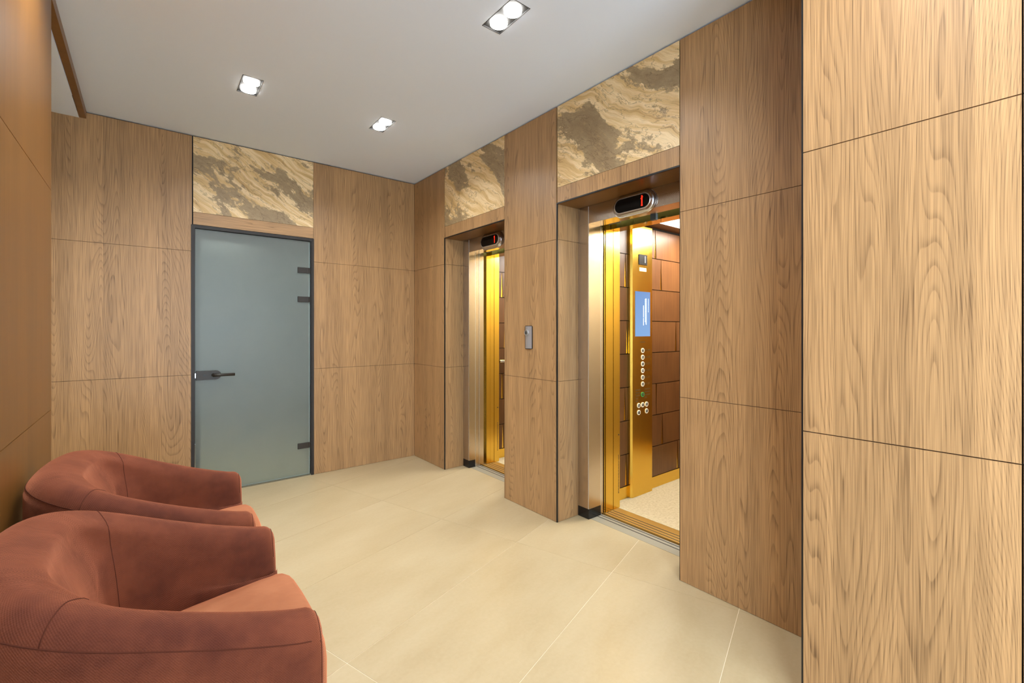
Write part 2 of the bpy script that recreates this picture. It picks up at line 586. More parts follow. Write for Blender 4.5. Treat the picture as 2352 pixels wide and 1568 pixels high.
# ---- ceiling with openings for the recessed lamps
LX = [-1.659, -0.803]; LY = [-1.085, -2.567, -4.05, -5.53]
LW, LL = 0.112, 0.240
def holed_ceiling(mb, x0, x1, y0, y1, z0, z1, holes):
    xs = sorted(set([x0, x1] + [h[0] for h in holes] + [h[1] for h in holes]))
    ys = sorted(set([y0, y1] + [h[2] for h in holes] + [h[3] for h in holes]))
    for i in range(len(xs) - 1):
        for j in range(len(ys) - 1):
            cx, cy = (xs[i] + xs[i + 1]) / 2, (ys[j] + ys[j + 1]) / 2
            if any(h[0] < cx < h[1] and h[2] < cy < h[3] for h in holes):
                continue
            mb.face([(xs[i], ys[j], z0), (xs[i], ys[j + 1], z0), (xs[i + 1], ys[j + 1], z0), (xs[i + 1], ys[j], z0)])
            mb.face([(xs[i], ys[j], z1), (xs[i + 1], ys[j], z1), (xs[i + 1], ys[j + 1], z1), (xs[i], ys[j + 1], z1)])
    for h in holes:
        a, b, c, d = h
        mb.face([(a, c, z0), (a, c, z1), (a, d, z1), (a, d, z0)])
        mb.face([(b, c, z0), (b, d, z0), (b, d, z1), (b, c, z1)])
        mb.face([(a, c, z0), (b, c, z0), (b, c, z1), (a, c, z1)])
        mb.face([(a, d, z0), (a, d, z1), (b, d, z1), (b, d, z0)])
holes = [(x - LW / 2, x + LW / 2, y - LL / 2, y + LL / 2) for x, y in [(a, b) for a in LX for b in LY] + [(-2.27, -2.05)]]
mb = MB(); holed_ceiling(mb, XC - 0.0, 0.02, YREAR, 0.02, H, H + 0.1, holes)
ceil = build('ceiling', mb, M['ceiling'], fix=False)
tag(ceil, 'plain white painted lobby ceiling with recessed twin lamps', 'ceiling', kind='structure')
PLX, PLY = -3.4, -1.085
mb = MB(); holed_ceiling(mb, XSIDE, -2.522, -3.2, 0.02, H2, H2 + 0.15, [(PLX - LW / 2, PLX + LW / 2, PLY - LL / 2, PLY + LL / 2)])
c2 = build('ceiling_passage', mb, M['ceiling'], fix=False)
tag(c2, 'lower white ceiling of the side passage behind the wooden beam', 'ceiling', kind='structure')

# ---- back wall (faces the camera's left): oak panels, stone panel, glass door
DX0, DX1, DZ = -1.8915, -0.988, 2.117     # door frame outer
wall_back = MB()
wall_back.box(XSIDE, DX0 + 0.002, 0.0185, 0.16, 0, H + 0.1)
wall_back.box(DX1 - 0.002, 0.3, 0.0185, 0.16, 0, H + 0.1)
wall_back.box(DX0 + 0.002, DX1 - 0.002, 0.0185, 0.16, DZ - 0.002, H + 0.1)
wall_back = build('wall_back', wall_back, M['black_gap'])
tag(wall_back, 'oak panelled back wall around the frosted glass door', 'wall', kind='structure')
ZT = H - 0.009
def col_a(x0, x1, zs, uoff):
    for a, b in zip(zs[:-1], zs[1:]):
        boxo('wood_panel', wall_back, M['wood'], x0 + G, x1 - G, 0.0, PT, a + (G if a > 0 else 0.002), b - (G if b < ZT else 0), uoff=uoff)
col_a(XSIDE + 0.01, -2.95, [0, Z2, Z1, ZT], 3.1)
col_a(-2.95, -1.885, [0, Z2, Z1, ZT], 5.37)
col_a(-0.9916, 0.0, [0, Z2, Z1, ZT], 9.63)
boxo('wood_panel', wall_back, M['wood'], -1.879 + G, -0.9916 - G, 0.0, PT, DZ + 0.004, 2.217 - G, swap=True, uoff=0.03, voff=2.0)
o = boxo('stone_panel', wall_back, M['stone'], -1.879 + G, -0.9916 - G, 0.0005, PT, 2.217 + G, ZT, uoff=3.0, voff=-2.0)
o['label'] = 'slate-look stone panel above the glass door'
# top shadow gap of the back wall is the recess between panel tops and ceiling

# ---- right wall with the two lift openings
Y0F, Y1F = -0.616, -1.522      # far opening
Y0N, Y1N = -2.103, -3.006      # near opening
ZO = 2.148                     # top of lift openings
XO = 0.2045                    # depth of wooden reveal
wr = MB()
for a, b in ((0.16, Y0F + 0.02), (Y1F - 0.02, Y0N + 0.02), (Y1N - 0.02, YREAR)):
    wr.box(PT + 0.0005, 0.204, b, a, 0, H + 0.1)
for a, b in ((Y0F + 0.02, Y1F - 0.02), (Y0N + 0.02, Y1N - 0.02)):
    wr.box(PT + 0.0005, 0.204, b, a, ZO + 0.02, H + 0.1)
wall_right = build('wall_right', wr, M['black_gap'])
tag(wall_right, 'oak panelled right wall with two lift openings', 'wall', kind='structure')
E0 = 0.009
def col_b(y1, y0, zs, uoff, mat='wood', x=0.0):
    for a, b in zip(zs[:-1], zs[1:]):
        boxo('wood_panel', wall_right, M[mat], x, x + PT, y1 + G, y0 - G, a + (G if a > 0 else 0.002), b - (G if b < ZT else 0), uoff=uoff)
col_b(Y0F + E0, -0.001, [0, Z2, Z1, ZT], 2.2)
col_b(Y0N + E0, Y1F, [0, Z2, Z1, ZT], 7.85)
col_b(YN - 0.05, Y1N - 0.002, [0, Z2, Z1, ZT], 11.4)
for (a, b, uo) in ((Y0F, Y1F, 4.4), (Y0N, Y1N, 1.3)):
    boxo('wood_panel', wall_right, M['wood'], 0.0, PT, b + G, a - G, ZO + E0, 2.257 - G, uoff=uo)
    # reveals (jamb panels) and soffit
    for zz0, zz1 in ((0.002, Z2 - G), (Z2 + G, Z1 - G), (Z1 + G, ZO)):
        boxo('jamb_panel', wall_right, M['wood'], E0, XO, a, a + PT, zz0, zz1, uoff=uo + 2.3)
        boxo('jamb_panel', wall_right, M['wood'], 0.004, XO, b - PT, b, zz0, zz1, uoff=uo + 5.3)
    boxo('soffit_panel', wall_right, M['wood_shaded'], E0, XO, b, a, ZO, ZO + PT, uoff=uo)
    mbp = MB()
    mbp.box(-0.0005, E0 - 0.0005, a + 0.0005, a + E0 - 0.0005, 0.001, ZO)
    mbp.box(-0.0005, E0 - 0.0005, b, a + E0 - 0.0005, ZO + 0.0003, ZO + E0 - 0.0003)
    mbp.box(0.0, 0.0035, b - 0.0015, b, 0.001, ZO)
    e = build('edge_profile', mbp, M['black'], wall_right)
    e['label'] = 'thin black metal edge strip round the lift opening'
o = boxo('stone_panel', wall_right, M['stone'], 0.0005, PT, Y1F + G, Y0F - G, 2.257 + G, ZT, uoff=8.2, voff=1.35, flip=True)
o['label'] = 'slate-look stone panel above the farther lift'
o = boxo('stone_panel', wall_right, M['stone'], 0.0005, PT, Y1N + G, Y0N - G, 2.257 + G, ZT, uoff=4.15, voff=-3.3, flip=True)
o['label'] = 'slate-look stone panel above the nearer lift'

# ---- near pier on the right
mb = MB().box(XN + PT + 0.0005, PT, YREAR, YN - PT - 0.0005, 0, H + 0.1)
wall_near = build('wall_near', mb, M['black_gap'])
tag(wall_near, 'bright oak panelled pier standing forward at the right edge', 'wall', kind='structure')
ys = [YN - 0.006, YN - 0.5105]
while ys[-1] > YREAR + 0.9:
    ys.append(ys[-1] - 0.92)
ys.append(YREAR)
for k in range(len(ys) - 1):
    for a, b in ((0, Z2), (Z2, Z1), (Z1, ZT)):
        boxo('wood_panel', wall_near, M['wood'], XN, XN + PT, ys[k + 1] + 0.0018, ys[k] - (0.0018 if k else 0), a + (0.0016 if a else 0.002), b - (0.0016 if b < ZT else 0), uoff=14.52 + k * 3.3, voff=0.5 * k)
for a, b in ((0, Z2), (Z2, Z1), (Z1, ZT)):
    boxo('wood_panel', wall_near, M['wood'], XN + 0.006, -0.001, YN - PT, YN, a + 0.0016, b - 0.0016, uoff=20.2)
o = boxo('edge_profile', wall_near, M['black'], XN + 0.0002, XN + 0.0058, YN - 0.0055, YN, 0.001, ZT)
o['label'] = 'black corner strip of the pier'

# ---- left wall, ends at an opening to a side passage, thin beam above
WY0, WY1, WZ0, WZ1 = -6.7, -4.9, 0.25, 2.55      # unseen side window, added to light the near pier
mb = MB()
mb.box(XC - 0.10, XC - PT - 0.0005, WY1, YC_END - PT - 0.0005, 0, H + 0.1)
mb.box(XC - 0.10, XC - PT - 0.0005, YREAR, WY0, 0, H + 0.1)
mb.box(XC - 0.10, XC - PT - 0.0005, WY0, WY1, 0, WZ0)
mb.box(XC - 0.10, XC - PT - 0.0005, WY0, WY1, WZ1, H + 0.1)
wall_left = build('wall_left', mb, M['black_gap'])
tag(wall_left, 'smooth oak panelled left wall behind the armchairs, its shade put into the colour', 'wall', kind='structure')
ys = [YC_END, -3.45, WY1, WY0, YREAR]
for k in range(4):
    for a, b in (((0, Z2), (Z2, Z1), (Z1, ZT)) if k != 2 else ((0, WZ0), (WZ1, ZT))):
        boxo('wood_panel', wall_left, M['wood_shaded'], XC - PT, XC, ys[k + 1] + G, ys[k] - (G if k else 0), a + (G if a else 0.002), b - (G if b < ZT else 0), uoff=k * 2.1)
boxo('wood_panel', wall_left, M['wood_shaded'], XC - 0.10, XC - PT - 0.0005, YC_END - PT, YC_END, 0.002, H2 - 0.002)
beam = build('trim_1', MB().box(-2.520, -2.4855, YC_END + 0.001, -0.001, H2 + 0.002, H + 0.09), M['wood_shaded'], swap=True)
tag(beam, 'thin oak beam along the ceiling above the passage opening', 'beam', kind='structure')
mb = MB().box(XSIDE - 0.1, XSIDE, -3.3, 0.02, 0, H)
w = build('wall_passage_side', mb, M['white']); tag(w, 'plain end wall of the side passage out of sight', 'wall', kind='structure')
mb = MB().box(XSIDE, XC - 0.10, -3.3, -3.2, 0, H)
w = build('wall_passage_rear', mb, M['white']); tag(w, 'plain rear wall of the side passage out of sight', 'wall', kind='structure')

# ---- rear wall behind the camera with unseen glazing added to bring in daylight
mb = MB()
wx0, wx1, wz = XC + 0.15, XN - 0.15, 2.60
mb.box(XC - 0.1, wx0, YREAR - 0.15, YREAR, 0, H + 0.1)
mb.box(wx1, 0.02, YREAR - 0.15, YREAR, 0, H + 0.1)
mb.box(wx0, wx1, YREAR - 0.15, YREAR, wz, H + 0.1)
w = build('wall_front', mb, M['white']); tag(w, 'white wall behind the viewer with wide glazing added for daylight', 'wall', kind='structure')
win = thing('added_window_2', ((wx0 + wx1) / 2, YREAR - 0.1, 0), 'unseen glazing added behind the viewer to bring in daylight', 'window', kind='structure')
mb = MB()
for x in (wx0, (wx0 + wx1) / 2 - 0.03, wx1 - 0.06):
    mb.box(x, x + 0.06, YREAR - 0.13, YREAR - 0.07, 0, wz)
mb.box(wx0 + 0.06, wx1 - 0.06, YREAR - 0.13, YREAR - 0.07, wz - 0.06, wz)
mb.box(wx0 + 0.06, wx1 - 0.06, YREAR - 0.13, YREAR - 0.07, 0, 0.06)
build('window_frame', mb, M['bronze'], win)
for a, b in ((wx0 + 0.06, (wx0 + wx1) / 2 - 0.03), ((wx0 + wx1) / 2 + 0.03, wx1 - 0.06)):
    boxo('pane', win, M['window'], a, b, YREAR - 0.103, YREAR - 0.097, 0.06, wz - 0.06)
win = thing('added_window_1', (XC - 0.06, (WY0 + WY1) / 2, WZ0), 'unseen side window added in the left wall behind the viewer for daylight', 'window', kind='structure')
mb = MB()
for y in (WY0, (WY0 + WY1) / 2 - 0.03, WY1 - 0.06):
    mb.box(XC - 0.09, XC - 0.03, y, y + 0.06, WZ0, WZ1)
mb.box(XC - 0.09, XC - 0.03, WY0 + 0.06, WY1 - 0.06, WZ0, WZ0 + 0.05)
mb.box(XC - 0.09, XC - 0.03, WY0 + 0.06, WY1 - 0.06, WZ1 - 0.05, WZ1)
build('window_frame', mb, M['bronze'], win)
for a, b in ((WY0 + 0.06, (WY0 + WY1) / 2 - 0.03), ((WY0 + WY1) / 2 + 0.03, WY1 - 0.06)):
    boxo('pane', win, M['window'], XC - 0.063, XC - 0.057, a, b, WZ0 + 0.05, WZ1 - 0.05)
# light portals in the glazed openings (they only guide the sampling of the daylight)
def portal(loc, rot, sx, sy):
    ld = bpy.data.lights.new('daylight_portal', 'AREA'); ld.shape = 'RECTANGLE'; ld.size = sx; ld.size_y = sy
    ld.cycles.is_portal = True
    o = bpy.data.objects.new('daylight_portal', ld); COL.objects.link(o); o.location = loc; o.rotation_euler = rot
portal(((wx0 + wx1) / 2, YREAR - 0.14, wz / 2), (math.pi / 2, 0, math.pi), wx1 - wx0, wz)
portal((XC - 0.095, (WY0 + WY1) / 2, (WZ0 + WZ1) / 2), (math.pi / 2, 0, math.pi / 2 + math.pi), WY1 - WY0, WZ1 - WZ0)

# ================================================================== GLASS DOOR
door = thing('door_1', ((DX0 + DX1) / 2, 0.02, 0), 'frosted grey glass door in a dark bronze frame in the back wall', 'door', kind='structure')
fw = 0.024
FY0, FY1 = -0.006, 0.075
mb = MB()
mb.box(DX0, DX0 + fw, FY0, FY1, 0.001, DZ)
mb.box(DX1 - fw, DX1, FY0, FY1, 0.001, DZ)
mb.box(DX0 + fw, DX1 - fw, FY0, FY1, DZ - fw, DZ)
build('frame', mb, M['bronze'], door)
GX0, GX1, GY = DX0 + fw + 0.003, DX1 - fw - 0.012, 0.012
boxo('glass_panel', door, M['frosted'], GX0, GX1, GY, GY + 0.010, 0.016, DZ - fw - 0.004)['label'] = 'frosted grey-green glass leaf'
mb = MB()
mb.box(GX1 - 0.0005, GX1 + 0.003, GY - 0.0008, GY + 0.0104, 0.016, DZ - fw - 0.004)
mb.box(GX0, GX1 + 0.003, GY - 0.0006, GY + 0.0102, 0.0135, 0.0162)
build('glass_edge', mb, M['glass_edge'], door)
mb = MB()
mb.box(GX0 + 0.0005, GX0 + 0.034, GY + 0.0115, GY + 0.02, 0.018, DZ - fw - 0.006)
mb.box(GX0 + 0.034, GX1 - 0.001, GY + 0.0115, GY + 0.02, DZ - fw - 0.018, DZ - fw - 0.006)
build('rebate_strip', mb, M['seal'], door)
boxo('hinge_seal', door, M['black'], GX1 + 0.005, GX1 + 0.011, 0.004, 0.03, 0.02, DZ - fw - 0.002)
mb = MB()
mb.box(-2.6, -2.5, 0.16, 2.1, 0, 2.5); mb.box(-0.5, -0.4, 0.16, 2.1, 0, 2.5); mb.box(-2.5, -0.5, 2.0, 2.1, 0, 2.5); mb.box(-2.5, -0.5, 0.16, 2.0, 2.4, 2.5)  # unseen room added behind the door to give the frosted glass its tone
w = build('wall_beyond', mb, M['beyond']); tag(w, 'grey room added behind the frosted glass door for the look of the glass', 'wall', kind='structure')
w = build('floor_beyond', MB().box(-2.5, -0.5, 0.021, 2.0, -0.12, -0.001), M['tile']); tag(w, 'pale floor of the room added behind the frosted glass door', 'floor', kind='structure')
ld = bpy.data.lights.new('beyond_fill', 'AREA'); ld.shape = 'DISK'; ld.size = 0.3; ld.energy = BEYOND_FILL_W; ld.color = (0.9, 0.96, 1.0)  # added lamp without a fixture, brightens the frosted glass from behind
lo = bpy.data.objects.new('beyond_fill', ld); COL.objects.link(lo); lo.location = (-1.6, 0.42, 2.38)
boxo('threshold', door, M['seal'], DX0 + fw, DX1 - fw, 0.004, 0.06, -0.0005, 0.010)
for zc in (1.829, 1.571, 0.272):
    mb = MB().box(GX1 - 0.098, GX1 - 0.004, GY - 0.012, GY - 0.0006, zc - 0.025, zc + 0.025)
    h = build('hinge', mb, M['bronze_fitting'], door, bevel=0.002)
    mb = MB().tube([(GX1 + 0.004, GY - 0.006, zc - 0.024), (GX1 + 0.004, GY - 0.006, zc + 0.024)], 0.0075, 12)
    build('hinge_pin', mb, M['bronze_fitting'], h, smooth=False)
    boxo('hinge_wing', h, M['bronze_fitting'], GX1 + 0.0115, GX1 + 0.016, GY - 0.012, GY + 0.008, zc - 0.024, zc + 0.024)
# lock case with lever
zc = 0.942
pts = [(GX0 + 0.004, zc - 0.036), (GX0 + 0.135, zc - 0.036)]
for k in range(9):
    a = -math.pi / 2 + math.pi * k / 8
    pts.append((GX0 + 0.135 + 0.036 * math.cos(a), zc + 0.036 * math.sin(a)))
pts.append((GX0 + 0.004, zc + 0.036))
lk = build('lock_case', MB().prism(pts, lambda x, z: (x, GY - 0.016, z), lambda x, z: (x, GY - 0.0009, z)), M['bronze_fitting'], door, bevel=0.0015)
lx = GX0 + 0.118
mb = MB().tube([(lx, GY - 0.016, zc), (lx, GY - 0.050, zc)], 0.013, 16)
mb.tube([(lx, GY - 0.044, zc), (lx + 0.012, GY - 0.052, zc), (lx + 0.03, GY - 0.054, zc), (lx + 0.142, GY - 0.054, zc)], 0.011, 12)
build('lever', mb, M['bronze_fitting'], lk, smooth=True)
build('key_cylinder', MB().tube([(GX0 + 0.058, GY - 0.0155, zc), (GX0 + 0.058, GY - 0.021, zc)], 0.008, 16), M['black'], lk)
mb = MB().box(GX0 + 0.066, GX0 + 0.085, GY - 0.0185, GY - 0.0155, zc - 0.005, zc + 0.005)
build('lock_turn', mb, M['bronze_fitting'], lk)
boxo('latch', lk, M['bright_edge'], GX0 - 0.0025, GX0 + 0.0035, GY - 0.010, GY - 0.002, zc - 0.018, zc + 0.018)

# ================================================================== RECESSED LAMPS
def downlight(x, y, z, label, gain=1.0):
    t = thing('ceiling_downlight', (x, y, z), label, 'ceiling lamp', 'recessed twin ceiling lamps')
    x0, x1, y0, y1 = x - LW / 2 + 0.0006, x + LW / 2 - 0.0006, y - LL / 2 + 0.0006, y + LL / 2 - 0.0006
    zt = z + 0.05
    w_ = 0.0025
    mb = MB()
    mb.box(x0, x0 + w_, y0, y1, z - 0.001, zt)
    mb.box(x1 - w_, x1, y0, y1, z - 0.001, zt)
    mb.box(x0 + w_, x1 - w_, y0, y0 + w_, z - 0.001, zt)
    mb.box(x0 + w_, x1 - w_, y1 - w_, y1, z - 0.001, zt)
    mb.box(x0 + w_, x1 - w_, y0 + w_, y1 - w_, z + 0.006, zt)
    build('housing', mb, M['lamp_housing'], t)
    for s in (-1, 1):
        c = (x, y + s * 0.055)
        n = 28
        mb = MB()
        ring0 = [(c[0] + 0.043 * math.cos(2 * math.pi * k / n), c[1] + 0.043 * math.sin(2 * math.pi * k / n)) for k in range(n)]
        mb.prism(ring0, lambda px, py: (px, py, z - 0.006), lambda px, py: (px, py, z + 0.0055))
        build('lamp_lens', mb, M['lens'], t)
    ld = bpy.data.lights.new('downlight_beam', 'AREA')
    ld.shape = 'RECTANGLE'; ld.size = 0.09; ld.size_y = 0.2
    ld.energy = DOWNLIGHT_W * gain; ld.color = DOWNLIGHT_COL
    ld.spread = math.radians(146)
    lo = bpy.data.objects.new('lamp_beam', ld)
    COL.objects.link(lo); lo.parent = t; lo.location = (0, 0, -0.0075)
    return t
DL = {(0, 0): 'recessed twin ceiling lamp nearest the glass door, left of the two far ones',
      (1, 0): 'recessed twin ceiling lamp in front of the farther lift, in the far corner',
      (1, 1): 'recessed twin ceiling lamp nearest the viewer, cut by the top edge'}
for i, x in enumerate(LX):
    for j, y in enumerate(LY):
        downlight(x, y, H, DL.get((i, j), 'recessed twin ceiling lamp out of view behind or above the viewer'), 1.55 if j == 0 else 1.0)
downlight(-2.27, -2.05, H, 'recessed twin ceiling lamp close to the left wall, above the armchairs and out of view', 1.5)
downlight(PLX, PLY, H2, 'recessed twin ceiling lamp in the side passage, hidden behind the left wall', 2.0)

# ================================================================== LIFTS
def wedge_wall(parent, y, xs0, xs1, rows, back_mat):
    """side wall of a car: staggered wooden panels, wedge slits show gold behind. rows: (z0, z1, [slit x...])"""
    boxo('wall_backing', parent, M['black_gap'], xs0, xs1, y + 0.006, y + 0.014, 0.0, 2.14)
    for z0, z1, slits in rows:
        for s, wt, wb in slits:
            pl = [(s - wb / 2 + 0.0015, z0 + 0.004), (s + wb / 2 - 0.0015, z0 + 0.004), (s + wt / 2, z1 - 0.004), (s - wt / 2, z1 - 0.004)]
            build('gold_insert', MB().prism(pl, lambda px, pz: (px, y - 0.002, pz), lambda px, pz: (px, y + 0.0058, pz)), M['gold'], parent)
        left_t, left_b = xs0, xs0
        segs = []
        for s, wt, wb in sorted(slits):
            segs.append((left_t, s - wt / 2, left_b, s - wb / 2))
            left_t, left_b = s + wt / 2, s + wb / 2
        segs.append((left_t, xs1, left_b, xs1))
        for a, b, c, d in segs:
            poly = [(c + 0.001, z0 + 0.003), (d - 0.001, z0 + 0.003), (b - 0.001, z1 - 0.003), (a + 0.001, z1 - 0.003)]
            build('wall_panel', MB().prism(poly, lambda px, pz: (px, y - 0.006, pz), lambda px, pz: (px, y + 0.0042, pz)), M['carwood'], parent)

def lift(yj, near):
    """yj = y of the left wooden reveal"""
    which = 'nearer' if near else 'farther'
    wide = 0.903
    yr = yj - wide
    y1 = yj - 0.0985             # left edge of clear opening
    y2 = yr + 0.0985
    xj = 0.329 if near else 0.2745
    ent = thing('lift_entrance', (0.205, (yj + yr) / 2, 0),
                'stainless steel door surround and sill of the %s lift' % which, 'lift entrance', 'lift entrances')
    ORIG[ent.name] = tuple(ent.location)
    # frame: jambs (L section, solid) and header
    for nm, a, b in (('jamb', y1, yj - 0.0005), ('jamb', yr + 0.0005, y2)):
        boxo(nm, ent, M['steel'], XO + 0.0005, xj, a, b, 0.069, 2.0285 if True else 0)
    boxo('header', ent, M['steel'], XO + 0.0005, 0.325, yr + 0.0005, yj - 0.0005, 2.029, ZO - 0.0005)
    boxo('bright_strip', ent, M['bright_edge'], XO - 0.0005, XO + 0.0004, y1 - 0.0002, y1 + 0.006, 0.07, ZO - 0.003)
    for a, b in ((y1 - 0.001, yj - 0.0005), (yr + 0.0005, y2 + 0.001)):
        boxo('plinth', ent, M['black_plinth'], XO - 0.001, xj + 0.0005, a, b, 0.0005, 0.0688)
    # landing door leaves, slid back behind the left jamb
    if near:
        leaves = [(0.3325, 0.357)]
    else:
        leaves = [(0.2775, 0.318), (0.3225, 0.3735)]
    for k, (a, b) in enumerate(leaves):
        lf = boxo('landing_door_leaf', ent, M['steel'], a, b, y1 + 0.002, y1 + 0.36, 0.004, 2.035 if k else 2.0275)
        boxo('leaf_edge', lf, M['bright_edge'], a - 0.002, a + 0.003, y1 + 0.001, y1 + 0.003, 0.004, 2.026)
    # landing sill with grooves
    boxo('landing_sill', ent, M['steel_sill'], 0.2255, 0.3470, yr + 0.02, yj + 0.3, -0.05, 0.0)
    for gx in (0.292, 0.325):
        boxo('sill_groove', ent, M['groove'], gx, gx + 0.008, y2 - 0.02, y1 - 0.002, -0.004, 0.0006)
    # dark shaft lining round the gap between landing and car
    mb = MB()
    mb.box(0.38, 0.39, yj + 0.40, yj + 0.42, -0.06, 2.5)
    mb.box(0.21, 0.39, yj + 0.42, yj + 0.44, -0.06, 2.5)
    mb.box(0.21, 0.39, yr - 0.05, yr - 0.03, -0.06, 2.5)
    mb.box(0.21, 0.60, yr - 0.03, yj + 0.42, 2.48, 2.5)
    mb.box(0.347, 0.371, yr - 0.03, yj + 0.42, -0.06, -0.03)
    mb.box(0.325, 0.33, yr + 0.0005, yj + 0.40, 2.04, 2.48)
    build('shaft_lining', mb, M['shaft'], ent)
    # door gear glimpsed above the opening
    boxo('door_gear_bracket', ent, M['bracket'], 0.365, 0.372, y1 - 0.14, y1 - 0.04, 2.035, 2.075)
    boxo('door_gear_bracket', ent, M['bracket'], 0.372, 0.395, y1 - 0.415, y1 - 0.375, 2.005, 2.045)

    # ---- the car
    yw = yj - 0.004              # left side wall
    x0, x1 = 0.56, 1.98
    yr_w = yw - 1.0
    car = thing('lift_car', (0.53, (yw + yr_w) / 2, 0),
                'open %s lift car with walnut panels and gold trim' % which, 'lift car', 'lift cars')
    boxo('car_floor', car, M['lino'], 0.5315, x1, yr_w, yw + 0.006, -0.05, 0.0)
    boxo('car_sill', car, M['gold_sill'], 0.3715, 0.531, yr_w + 0.1, yw + 0.3, -0.05, 0.0)
    for gx in (0.392, 0.424, 0.456):
        boxo('sill_groove', car, M['groove'], gx, gx + 0.007, y2 - 0.02, y1 - 0.003, -0.004, 0.0006)
    # door leaves / front post, seen edge on
    if near:
        ed = [(0.3715, 0.380, 0.004, 'gold_mirror'), (0.384, 0.436, 0.000, 'gold'), (0.439, 0.4705, 0.004, 'gold')]
        post = (0.4745, 0.545)
    else:
        ed = [(0.407, 0.4515, 0.002, 'gold'), (0.4545, 0.4985, 0.004, 'gold')]
        post = (0.5025, 0.556)
    for a, b, off, mt in ed:
        boxo('car_door_leaf', car, M[mt], a, b, y1 + off, y1 + 0.34, 0.004, 2.10)
    boxo('front_post', car, M['gold'], post[0], post[1], y1 + 0.003, yw + 0.02, 0.0005, 2.12)
    boxo('front_return', car, M['gold'], post[1] + 0.0005, post[1] + 0.012, y1 + 0.012, yw + 0.02, 0.0005, 2.12)
    boxo('front_post', car, M['gold'], post[0], post[1], yr_w - 0.02, y2 - 0.003, 0.0005, 2.12)
    boxo('car_header', car, M['gold_mirror'], 0.44, post[1], y2, y1, 2.020, 2.16)
    # vent slots near the foot of the post, and a small hole
    mb = MB()
    for k in range(26):
        z = 0.108 + k * 0.0109
        mb.box(post[1] - 0.017, post[1] - 0.008, y1 + 0.0022, y1 + 0.0032, z, z + 0.005)
    v = build('vent_slots', mb, M['groove'], car); v['kind'] = 'stuff'
    build('post_hole', MB().tube([(post[1] - 0.012, y1 + 0.0022, 0.534), (post[1] - 0.012, y1 + 0.0035, 0.534)], 0.005, 12), M['groove'], car)
    # left wall rows
    if near:
        rows = [(0.092, 0.339, [(0.733, 0.004, 0.024), (1.453, 0.004, 0.024)]),
                (0.339, 0.597, [(1.221, 0.003, 0.026)]),
                (0.597, 0.855, [(0.717, 0.003, 0.026), (1.133, 0.016, 0.004)]),
                (0.855, 1.113, [(1.60, 0.004, 0.024)]),
                (1.113, 1.371, [(0.745, 0.004, 0.022), (1.426, 0.004, 0.024)]),
                (1.371, 1.629, [(1.62, 0.004, 0.024)]),
                (1.629, 1.887, [(0.7228, 0.004, 0.024), (1.202, 0.003, 0.026)]),
                (1.887, 2.125, [(1.121, 0.003, 0.026), (1.7, 0.004, 0.024)])]
    else:
        rows = [(0.092, 0.339, [(0.675, 0.004, 0.020), (1.3, 0.004, 0.024)]),
                (0.339, 0.597, [(1.1, 0.003, 0.026)]),
                (0.597, 0.855, [(0.665, 0.006, 0.024), (1.3, 0.004, 0.024)]),
                (0.855, 1.113, [(1.15, 0.004, 0.024)]),
                (1.113, 1.371, [(0.700, 0.004, 0.022), (1.4, 0.004, 0.024)]),
                (1.371, 1.629, [(1.2, 0.004, 0.024)]),
                (1.629, 1.887, [(0.662, 0.004, 0.022), (1.2, 0.003, 0.026)]),
                (1.887, 2.125, [(1.1, 0.003, 0.026)])]
    wedge_wall(car, yw, x0 + 0.012, x1, rows, None)
    boxo('skirting', car, M['gold'], x0 + 0.012, x1 - 0.001, yw - 0.009, yw - 0.0005, 0.0005, 0.091)
    # back and right walls, ceiling, light
    boxo('rear_wall', car, M['carwood'], x1 + 0.0005, x1 + 0.02, yr_w - 0.02, yw + 0.02, -0.05, 2.14)
    boxo('rear_skirting', car, M['gold'], x1 - 0.009, x1, yr_w + 0.001, yw - 0.0095, 0.0005, 0.091)
    boxo('right_wall', car, M['champagne'], x0, x1, yr_w - 0.02, yr_w - 0.0005, -0.05, 2.14)
    boxo('car_ceiling', car, M['carwood'], 0.5605, x1 + 0.02, yr_w - 0.02, yw + 0.02, 2.1405, 2.18)
    boxo('ceiling_light_panel', car, M['car_light'], 0.95, 1.62, yr_w + 0.19, yw - 0.155, 2.130, 2.1400)
    ld = bpy.data.lights.new('car_light', 'AREA'); ld.shape = 'RECTANGLE'; ld.size = 0.6; ld.size_y = 0.7
    ld.energy = CAR_LIGHT_W; ld.color = (1.0, 0.97, 0.90)
    lo = bpy.data.objects.new('car_light', ld); COL.objects.link(lo); lo.parent = car
    lo.location = (1.285 - 0.53, (yw - 0.155 + yr_w + 0.19) / 2 - (yw + yr_w) / 2, 2.126)
    if not near:
        mb = MB().tube([(0.60, yw - 0.05, 0.985), (1.9, yw - 0.05, 0.985)], 0.016, 12)
        for xx in (0.75, 1.3, 1.8):
            mb.tube([(xx, yw - 0.007, 0.985), (xx, yw - 0.045, 0.985)], 0.008, 8)
        build('handrail', mb, M['silver'], car, smooth=True)
    return ent, car

lift(Y0F, False)
lift(Y0N, True)

